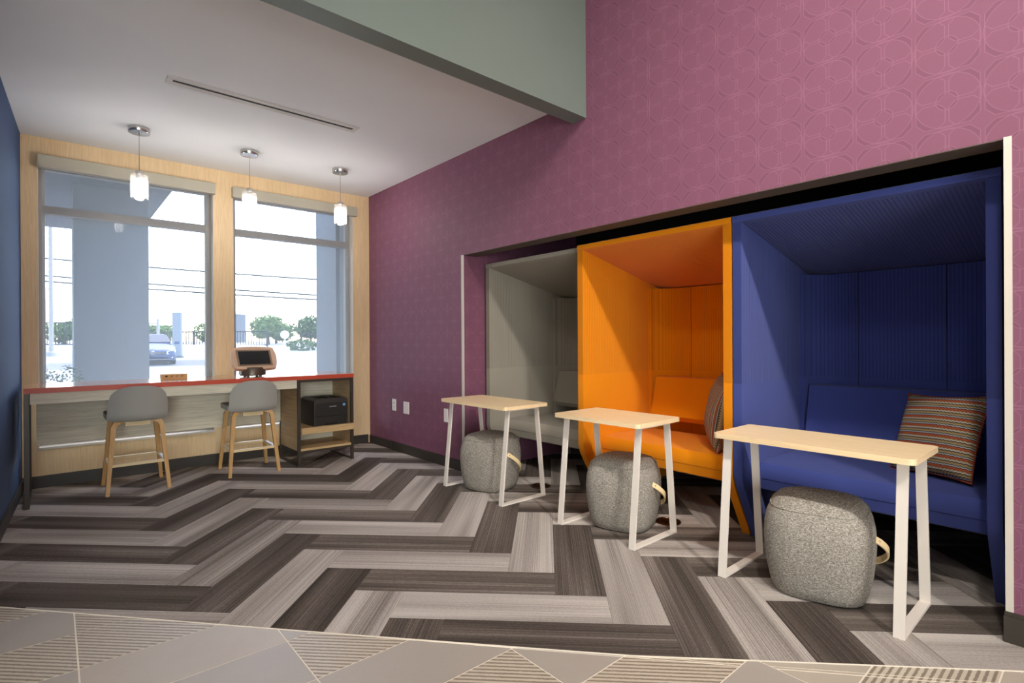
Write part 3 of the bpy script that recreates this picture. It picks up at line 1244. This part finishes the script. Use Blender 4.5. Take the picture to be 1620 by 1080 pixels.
# socket block
So = thing('socket_block', 'small wooden power socket block with four outlets on the counter', 'power strip', (.855, 5.80, .909), 0)
bm = bm_new()
prism(bm, [(-.035, 0), (.035, 0), (.035, .048), (-.025, .048)], 0, -.104, .104)
link('block', bm, 'woodbox', So, bevel=.003, smooth=True)
for k in range(4):
    x = -.06 + .04 * k
    bm = bm_new()
    if k == 0:
        box(bm, x - .012, x + .006, -.0345, -.030, .022, .034)
    else:
        for dx, dz in ((-.006, .032), (.006, .032), (0, .022)):
            box(bm, x - .0018 + dx, x + .0018 + dx, -.0345, -.029, dz - .004, dz + .004)
    o = link('outlet', bm, 'blackhole', So)
    o['kind'] = 'stuff'


# ------------------------------------------------------------------ stools
def stool(loc, rz, label):
    t = thing('counter_stool', label, 'stool', loc, rz, 'counter stools with curved grey backs')
    for sx in (1, -1):
        for sy in (1, -1):
            bm = bm_new()
            foot = Vector((.214 * sx, .232 * sy, 0))
            top = Vector((.168 * sx, .168 * sy, .545))
            inn = Vector((.085 * sx, .150 * sy, .598))
            p = [foot, foot.lerp(top, .5), top, top.lerp(inn, .25) + Vector((.004 * sx, 0, .022)), top.lerp(inn, .6) + Vector((0, 0, .014)), inn]
            sweep(bm, p, rect(.034, .042), up=Vector((0, sy, 0)), scales=[.78, .92, 1.05, 1.05, .95, .9])
            link('leg', bm, 'oak', t, smooth=True, bevel=.003, seg=1)
    for sy in (1, -1):
        bx('seat_rail', 'strap', t, -.088, .088, sy * .160 - .015, sy * .160 + .015, .553, .596, bevel=.002)
    # footrest
    for a in ((-.186, .186, -.217, -.187, .226, .246), (-.186, .186, .187, .217, .226, .246), (-.203, -.175, -.185, .185, .226, .246), (.175, .203, -.185, .185, .226, .246)):
        bx('footrest_bar', 'strap', t, *a, bevel=.002)
    # seat
    bm = bm_new()
    prism(bm, rrect(-.215, .215, -.19, .215, .07, 6), 2, .613, .655)
    link('seat', bm, 'stoolfab', t, smooth=True, bevel=.016, seg=3)
    # curved back with arched top
    bm = bm_new()
    n, m = 24, 14
    H, z0, hw = .300, .592, .213
    outer, inner = [], []
    for j in range(m + 1):
        ro, ri = [], []
        for i in range(n + 1):
            s = 2 * i / n - 1
            top = z0 + H * (.56 + .44 * max(0, 1 - abs(s) ** 2.8) ** .5)
            bot = z0 + .012 * (1 - (1 - abs(s)) ** .2) * 0 + .02 * abs(s) ** 8
            z = bot + (top - bot) * (j / m)
            y = -.262 + .075 * s * s - .05 * (z - z0) / H + .035 * max(0, 1 - (z - z0) / .06) ** 2
            x = hw * s * (1 - .04 * (z - z0) / H)
            nx = -2 * .075 * s / hw
            nl = math.hypot(nx, 1)
            ro.append(bm.verts.new((x, y, z)))
            ri.append(bm.verts.new((x + .024 * nx / nl, y + .024 / nl, z - .003)))
        outer.append(ro)
        inner.append(ri)
    for g, flip in ((outer, 0), (inner, 1)):
        for j in range(m):
            for i in range(n):
                q = (g[j][i], g[j][i + 1], g[j + 1][i + 1], g[j + 1][i])
                bm.faces.new(q[::-1] if flip else q)
    for j in range(m):
        bm.faces.new((outer[j][0], outer[j + 1][0], inner[j + 1][0], inner[j][0]))
        bm.faces.new((outer[j][n], inner[j][n], inner[j + 1][n], outer[j + 1][n]))
    for i in range(n):
        bm.faces.new((outer[0][i], inner[0][i], inner[0][i + 1], outer[0][i + 1]))
        bm.faces.new((outer[m][i], outer[m][i + 1], inner[m][i + 1], inner[m][i]))
    link('backrest', bm, 'stoolfab', t, smooth=True, bevel=.006, seg=2, angle=60)
    return t


s1 = stool((.545, 5.635, 0), 0, 'grey backed oak counter stool, the left one, nearer the slate wall')
dup(s1, (1.448, 5.605, 0), math.radians(-2), 'grey backed oak counter stool, the right one, in front of the tablet kiosk')


# ------------------------------------------------------------------ pendants and ceiling slot
def pendant(x, y, zb, label):
    t = thing('pendant_lamp', label, 'lamp', (x, y, ZC), 0, 'glass pendant lamps over the counter')
    bm = bm_new()
    lathe(bm, [(.04, -.001), (.078, -.001), (.078, -.036), (.075, -.040), (.0, -.042)], 40, cap=False)
    link('ceiling_canopy', bm, 'chrome', t, smooth=True)
    zt = zb + .195 - ZC
    bm = bm_new()
    lathe(bm, [(.0028, zt + .04), (.0028, -.041)], 8)
    link('cord', bm, 'chrome', t, smooth=True)
    bm = bm_new()
    lathe(bm, [(.026, zt - .05), (.026, zt + .03), (.022, zt + .036), (.008, zt + .042)], 24)
    link('lamp_socket', bm, 'chrome', t, smooth=True)
    bm = bm_new()
    zl = zb - ZC
    lathe(bm, [(.052, zl + .006), (.058, zl), (.062, zl + .006), (.062, zt - .004), (.058, zt), (.052, zt - .004)], 36, cap=False)
    bmesh.ops.contextual_create(bm, geom=[])
    link('glass_shade', bm, 'lampglass', t, smooth=True)
    bm = bm_new()
    lathe(bm, [(.0, zl + .014), (.030, zl + .016), (.038, zl + .03), (.038, zt - .075), (.030, zt - .058), (.02, zt - .052)], 28, cap=False)
    link('frosted_bulb', bm, 'bulb', t, smooth=True)
    return t


pendant(.555, 5.365, 2.445, 'glass pendant lamp on nickel disc, the left of three over the counter')
pendant(1.403, 5.355, 2.455, 'glass pendant lamp on nickel disc, the middle of three over the counter')
pendant(2.264, 5.315, 2.465, 'glass pendant lamp on nickel disc, nearest the purple wall')

V = thing('slot_diffuser', 'long narrow aluminium air slot set in the low ceiling', 'vent', (.593, 4.233, ZC), 0)
bm = bm_new()
for b in ((0, 1.355, -.060, -.022, -.006, -.0005), (0, 1.355, .022, .060, -.006, -.0005), (0, .035, -.022, .022, -.006, -.0005), (1.32, 1.355, -.022, .022, -.006, -.0005)):
    box(bm, *b)
link('vent_frame', bm, 'slotp', V)
bx('slot', 'blackhole', V, .035, 1.32, -.022, .012, -.004, -.0008)
bx('vane', 'slotp', V, .035, 1.32, .0125, .022, -.005, -.0008)

# wall plates
for k, (y, z, lab, sock) in enumerate(((5.481, .522, 'white duplex outlet plate on purple wall, nearest the corner', True),
                                       (5.205, .512, 'blank white wall plate on purple wall, right of the duplex outlet', False),
                                       (4.420, .508, 'white wall plate on purple wall behind the leg of the leftmost laptop table', False))):
    o = thing('wall_plate', lab, 'outlet', (XR, y, z), 0)
    hw = .042 if sock else .058
    if k == 2:
        hw = .034
    bx('plate', 'plastic', o, -.007, -.0005, -hw, hw, -.066, .066, bevel=.002)
    if sock:
        for dz, nm in ((.022, 'outlet_face'), (-.022, 'outlet_face')):
            bx(nm, 'blackhole' if dz > 0 else 'alu', o, -.0078, -.0071, -.006, .006, dz - .008, dz + .008)

# floor power boxes
for (x, y, lab) in ((3.19, 2.05, 'round dark brass floor outlet by the pouf of the orange booth'), (3.16, 3.28, 'round dark brass floor outlet by the pouf of the grey booth')):
    o = thing('floor_outlet', lab, 'outlet', (x, y, 0.0008), 0)
    bm = bm_new()
    lathe(bm, [(.085, 0), (.085, .004), (.075, .008), (.062, .008), (.06, .005)], 32)
    link('flange', bm, 'brass', o, smooth=True)
    bm = bm_new()
    lathe(bm, [(.05, .0052), (.05, .008), (.044, .009)], 24)
    link('lid', bm, 'brass', o, smooth=True)

# ------------------------------------------------------------------ outdoors
bm = bm_new()
gy = [(6.6, .2), (28, .2), (34, .36), (44, .72), (54, .95), (62, 1.1), (160, 1.4)]
rows = [[bm.verts.new((x, y, z)) for x in (-40, 0, 10, 30, 120)] for y, z in gy]
for a, b in zip(rows, rows[1:]):
    for i in range(4):
        bm.faces.new((a[i], a[i + 1], b[i + 1], b[i]))
struct(link('ground', bm, 'concrete'))
bm = bm_new()
v = [bm.verts.new(p) for p in ((-20, 27.8, .205), (6.5, 27.8, .205), (6.5, 32.5, .33), (-20, 32.5, .33))]
bm.faces.new(v)
r_ = bmesh.ops.extrude_face_region(bm, geom=bm.faces[:])
bmesh.ops.translate(bm, verts=[q for q in r_['geom'] if isinstance(q, bmesh.types.BMVert)], vec=(0, 0, -.05))
struct(link('ground_asphalt', bm, 'asphalt'))

# porte-cochere pier and canopy
struct(plist('trim_5', 'stone', [(.24, 1.155, 10.05, 10.95, .15, 3.65)]))
struct(plist('trim_6', 'outdark', [(-6, 1.42, 7.6, 14.2, 3.6, 4.3)]))
struct(plist('trim_7', 'stone', [(3.06, 3.9, 7.35, 8.1, .15, 5)]))


def leafball(bm, c, r, n, size, squash=.8):
    for _ in range(n):
        d = Vector((random.gauss(0, 1), random.gauss(0, 1), random.gauss(0, 1))).normalized() * random.uniform(.45, 1.0) ** .5
        p = Vector(c) + Vector((d.x * r, d.y * r, d.z * r * squash))
        a = Vector((random.uniform(-1, 1), random.uniform(-1, 1), random.uniform(-1, 1))).normalized() * size
        b = a.cross(Vector((random.uniform(-1, 1), random.uniform(-1, 1), random.uniform(-1, 1)))).normalized() * size * .6
        vs = [bm.verts.new(p + q) for q in (-a, -b * .8, a, b * .8)]
        bm.faces.new(vs)


def tree(x, y, z, w, h, mat, label, n=5):
    t = thing('tree', label, 'tree', (x, y, z), 0, 'trees beyond the lot')
    bm = bm_new()
    for k in range(n):
        a = random.uniform(0, 2 * PI)
        rr = w * random.uniform(.1, .34)
        leafball(bm, (rr * math.cos(a), rr * math.sin(a), h * random.uniform(.42, .72)), w * random.uniform(.25, .35), 300, w * .055)
    o = link('foliage', bm, mat, t)
    o['kind'] = 'stuff'
    bm = bm_new()
    lathe(bm, [(w * .045, 0), (w * .035, h * .3), (w * .02, h * .55)], 8)
    link('trunk', bm, 'bark', t)


for x, y, w, h, m, lab in ((-4.2, 66, 4.6, 3.0, 'leaf2', 'dark green tree behind the fence, seen at the far left of the left window'),
                           (0.9, 69, 4.0, 2.9, 'leaf1', 'green tree behind the fence, right of the far left one in the left window'),
                           (4.2, 66, 4.5, 2.4, 'leaf1', 'green tree behind the fence, hidden behind the outdoor pier'),
                           (8.2, 61, 3.4, 2.0, 'leaf1', 'low green tree behind the fence, right above the parked car'),
                           (12.2, 59, 3.2, 1.9, 'leaf1', 'low pale green tree behind the fence, right of the grey post sign'),
                           (16.6, 57, 4.0, 2.9, 'leaf1', 'round green tree in the right window, left of the sign disc'),
                           (20.6, 54, 4.2, 3.0, 'leaf2', 'round green tree in the right window, behind the sign disc'),
                           (23.4, 50, 4.0, 2.7, 'leaf3', 'reddish leaved tree in the right window, right of the sign disc'),
                           (18.9, 62, 3.6, 2.5, 'leaf1', 'smaller pale green tree in the right window, between the two round ones'),
                           (22.4, 61, 3.2, 2.6, 'leaf3', 'rusty green tree in the right window, just right of the sign disc'),
                           (6.0, 72, 4.2, 2.3, 'leaf2', 'distant dark tree peeking above the roof of the parked car'),
                           (27.6, 48, 4.2, 2.8, 'leaf1', 'green tree in the right window beside the outdoor pier')):
    tree(x, y, .95, w, h, m, lab)


def shrub(x, y, z, w, h, mat, label, n=260):
    t = thing('shrub', label, 'shrub', (x, y, z), 0)
    bm = bm_new()
    leafball(bm, (0, 0, h * .5), w * .5, n, w * .07, h / w)
    o = link('foliage', bm, mat, t)
    o['kind'] = 'stuff'
    bm = bm_new()
    lathe(bm, [(w * .03, 0), (w * .015, h * .5)], 6)
    link('stem', bm, 'bark', t)


shrub(-.03, 9.35, .2, .34, .74, 'leaf2', 'dark leafy shrub outside the left window, at the left frame')
shrub(.17, 8.95, .2, .34, .80, 'leaf2', 'dark leafy shrub outside the left window, against the pier')
shrub(14.4, 41.0, .55, 2.3, .9, 'leaf2', 'low shrub on the lot edge in the right window, left of the pair')
shrub(16.6, 38.4, .5, 2.0, .8, 'leaf3', 'low rusty shrub on the lot edge in the right window, by the outdoor pier')


# iron fences
def fence(p0, p1, z, h, label, step=.22):
    p0, p1 = Vector((*p0, z)), Vector((*p1, z))
    t = thing('iron_fence', label, 'fence', p0, math.atan2(p1.y - p0.y, p1.x - p0.x))
    Ln = (p1 - p0).length
    for zz in (h - .03, .12):
        bx('rail', 'fence', t, 0, Ln, -.03, .03, zz, zz + .09)
    n = int(Ln / 2.4)
    for k in range(n + 1):
        x = Ln * k / n
        bx('post', 'fence', t, x - .06, x + .06, -.06, .06, -.2, h + .08)
    bm = bm_new()
    x = step
    while x < Ln:
        box(bm, x - .02, x + .02, -.02, .02, .12, h)
        x += step
    o = link('picket', bm, 'fence', t)
    o['kind'] = 'stuff'


fence((-5, 60.5), (3.6, 53.8), 1.0, 1.9, 'black iron picket fence in the left part of the left window, before the trees')
fence((4.2, 53.3), (13.2, 45.6), .85, 1.25, 'black iron picket fence behind the parked car')
fence((15.9, 45.5), (24.0, 38.6), .72, 1.2, 'thin iron picket fence across the right window')

# gravel bank, planter wall, post sign, lamp post, goal frame
bm = bm_new()
prism(bm, [(44, .70), (45.5, 1.02), (52.5, 1.12), (53.5, .9)], 0, 6.5, 13)
prism(bm, [(44, .70), (46, 1.0), (52.0, 1.05), (53, .9)], 0, -8, 5.2)
struct(link('ground_bank', bm, 'rock'))
P_ = bx('planter_wall', 'signw', None, -2.6, .25, 39.5, 40.2, .5, 1.02, bevel=.02)
tag(P_, 'low white planter wall at the far left of the left window', 'wall')
P_ = bx('low_wall', 'signw', None, .3, 3.4, 40.2, 40.6, .55, .86, bevel=.02)
tag(P_, 'low grey-white kerb wall right of the planter wall in the left window', 'wall')
t = thing('post_sign', 'tall plain grey post sign right of the parked car', 'sign', (5.36, 35.1, .38), math.radians(-35))
bx('sign_slab', 'stone', t, -.22, .22, -.1, .1, 0, 2.58, bevel=.01)
bx('plinth', 'outdark', t, -.26, .26, -.14, .14, -.05, .12)
t = thing('lamp_post', 'tall thin grey lamp post in the left window, before the trees', 'lamp post', (-.04, 39.0, .5), 0)
bm = bm_new()
lathe(bm, [(.11, 0), (.09, 7.6)], 12)
link('pole', bm, 'alud', t, smooth=True)
bm = bm_new()
lathe(bm, [(.22, -.02), (.22, .25), (.16, .3)], 12)
link('pole_base', bm, 'rock', t)
t = thing('barrier_frame', 'thin grey pipe frame above the roof of the parked car', 'frame', (4.86, 38.4, .45), math.radians(-41))
bx('upright', 'alud', t, -.06, .06, -.06, .06, 0, 2.24)
bx('cross_bar', 'alud', t, -2.0, -.06, -.03, .03, 1.94, 2.01)
t = thing('round_sign', 'white round sign disc on a thin post in the right window', 'sign', (9.28, 29.0, .22), math.radians(-22))
bm = bm_new()
lathe(bm, [(.22, -.012), (.22, .012)], 28)
bmesh.ops.rotate(bm, verts=bm.verts, cent=(0, 0, 0), matrix=Matrix.Rotation(PI / 2, 3, 'X'))
bmesh.ops.translate(bm, verts=bm.verts, vec=(0, -.04, 1.42))
link('sign_disc', bm, 'signw', t)
bx('sign_post', 'signw', t, -.03, .03, -.025, .025, 0, 1.4)
# far office tower
t = thing('office_tower', 'far glass office tower at the left edge of the right window', 'building', (23.2, 99.0, 1.0), math.radians(-41))
bx('tower_body', 'tower', t, -2.5, -.35, 0, 5, 0, 5.2)
for k in range(6):
    bx('floor_band', 'towerline', t, -2.5, -.35, -.06, 0, .35 + k * .85, .45 + k * .85)
for k in range(5):
    bx('mullion', 'towerline', t, -2.5 + k * .52, -2.43 + k * .52, -.05, 0, 0, 5.2)

# utility wires
for (za, zb, k) in ((6.65, 4.50, 0), (6.2, 4.2, 1), (8.0, 5.6, 2)):
    bm = bm_new()
    path = [(-6 + 30 * q, 58 - 26.0 * q, za + .4 + (zb - za - .8) * q - 1.0 * 4 * q * (1 - q) * .25) for q in [i / 16 for i in range(17)]]
    sweep(bm, path, circ(.06, 5))
    o = link('utility_wire', bm, 'wire')
    tag(o, ('dark utility wire across the window view, the middle of three', 'dark utility wire across the window view, the lowest of three', 'thin utility wire across the window view, the highest of three')[k], 'wire', 'utility wires beyond the windows')

# parking stripes
for k, (x, y) in enumerate(((5.6, 26.5), (2.0, 26.5))):
    o = bx('parking_line', 'signw', None, x, x + .12, y, y + 4.6, .198, .2065 + .0)
    tag(o, ('white parking line right of the parked car', 'white parking line left of the parked car')[k], 'road marking')

# parked sedan, nose towards the building
CAR = thing('sedan_car', 'slate blue sedan parked nose-in outside the left window', 'car', (3.66, 31.0, .22), math.radians(-6))


def car_section(bm, secs, close=True):
    rings = [[bm.verts.new(p) for p in s] for s in secs]
    n = len(rings[0])
    for a, b in zip(rings, rings[1:]):
        for i in range(n - 1):
            bm.faces.new((a[i], a[i + 1], b[i + 1], b[i]))
    for rg in (rings[0], rings[-1]):
        bm.faces.new(rg)
    for a, b in zip(rings, rings[1:]):
        bm.faces.new((a[-1], a[0], b[0], b[-1]))


def csec(y, w, zb, zs, zt):
    """body cross-section at y: half-width w, bottom zb, shoulder zs, top zt"""
    return [(-w * .93, y, zb), (-w, y, zb + .15), (-w, y, zs - .08), (-w * .95, y, zs), (-w * .6, y, zt), (0, y, zt + .015), (w * .6, y, zt), (w * .95, y, zs), (w, y, zs - .08), (w, y, zb + .15), (w * .93, y, zb)]


bm = bm_new()
car_section(bm, [csec(-2.42, .70, .30, .58, .62), csec(-2.36, .84, .24, .64, .70), csec(-2.1, .91, .2, .72, .80), csec(-1.3, .92, .2, .86, .96), csec(-.9, .92, .2, .90, 1.0), csec(1.4, .92, .2, .94, 1.04), csec(2.2, .90, .24, .92, 1.02), csec(2.42, .78, .34, .84, .9)])
link('body', bm, 'carpaint', CAR, smooth=True)
bm = bm_new()


def gsec(y, w0, w1, z0, z1):
    return [(-w0, y, z0), (-w1, y, z1 - .04), (-w1 * .8, y, z1), (w1 * .8, y, z1), (w1, y, z1 - .04), (w0, y, z0)]


car_section(bm, [gsec(-.98, .80, .76, .95, 1.02), gsec(-.25, .83, .62, .95, 1.42), gsec(.3, .83, .61, .95, 1.46), gsec(1.0, .83, .60, .95, 1.42), gsec(1.75, .80, .70, .95, 1.05)])
link('cabin', bm, 'carpaint', CAR, smooth=True)
bm = bm_new()
vs = [bm.verts.new(p) for p in ((-.74, -.945, 1.03), (.74, -.945, 1.03), (.575, -.285, 1.402), (-.575, -.285, 1.402))]
f = bm.faces.new(vs)
rr_ = bmesh.ops.extrude_face_region(bm, geom=[f])
bmesh.ops.translate(bm, verts=[q for q in rr_['geom'] if isinstance(q, bmesh.types.BMVert)], vec=(0, -.03, .04))
link('windshield', bm, 'carglass', CAR)
bx('grille', 'rubber', CAR, -.52, .52, -2.43, -2.40, .50, .61, bevel=.01)
for z in (.52, .555, .59):
    bx('grille_bar', 'carchrome', CAR, -.50, .50, -2.442, -2.43, z, z + .012)
bx('lower_intake', 'rubber', CAR, -.60, .60, -2.42, -2.37, .30, .40, bevel=.01)
bx('bumper_trim', 'carchrome', CAR, -.74, .74, -2.43, -2.38, .262, .282)
for s in (1, -1):
    bm = bm_new()
    pts = [(s * .53, -2.40, .62), (s * .53, -2.42, .50), (s * .80, -2.36, .52), (s * .90, -2.16, .66), (s * .80, -2.26, .70)]
    vs = [bm.verts.new(p) for p in pts]
    f = bm.faces.new(vs)
    rr_ = bmesh.ops.extrude_face_region(bm, geom=[f])
    bmesh.ops.translate(bm, verts=[q for q in rr_['geom'] if isinstance(q, bmesh.types.BMVert)], vec=(0, -.03, .01))
    link('headlight', bm, 'signw', CAR)
    bx('fog_lamp', 'signw', CAR, s * .70 - .08, s * .70 + .08, -2.40, -2.34, .33, .38, bevel=.01)
    bx('mirror', 'carpaint', CAR, *(sorted((s * .90, s * 1.10))), -.80, -.66, .96, 1.08, bevel=.02)
    for yy in (-1.48, 1.42):
        bm = bm_new()
        lathe(bm, [(.0, -.115), (.22, -.115), (.32, -.10), (.33, -.06), (.33, .06), (.32, .10), (.22, .115), (0, .115)], 24, cap=False)
        bmesh.ops.rotate(bm, verts=bm.verts, cent=(0, 0, 0), matrix=Matrix.Rotation(PI / 2, 3, 'Y'))
        bmesh.ops.translate(bm, verts=bm.verts, vec=(s * .80, yy, .31))
        link('wheel', bm, 'rubber', CAR, smooth=True)
# round nose emblem: ring with a V over a W
bm = bm_new()
ring = [(.085 * math.cos(a), -2.448, .56 + .085 * math.sin(a)) for a in [2 * PI * k / 20 for k in range(20)]]
sweep(bm, ring, circ(.011, 6), up=Vector((0, 1, 0)), closed=True)
for seg in (((-.038, .065), (0, .008)), ((.038, .065), (0, .008)), ((-.068, .035), (-.034, -.062)), ((-.034, -.062), (0, -.008)), ((0, -.008), (.034, -.062)), ((.034, -.062), (.068, .035))):
    sweep(bm, [(seg[0][0], -2.448, .56 + seg[0][1]), (seg[1][0], -2.448, .56 + seg[1][1])], rect(.014, .012), up=Vector((0, 1, 0)))
o = link('emblem', bm, 'carchrome', CAR)
o['kind'] = 'stuff'
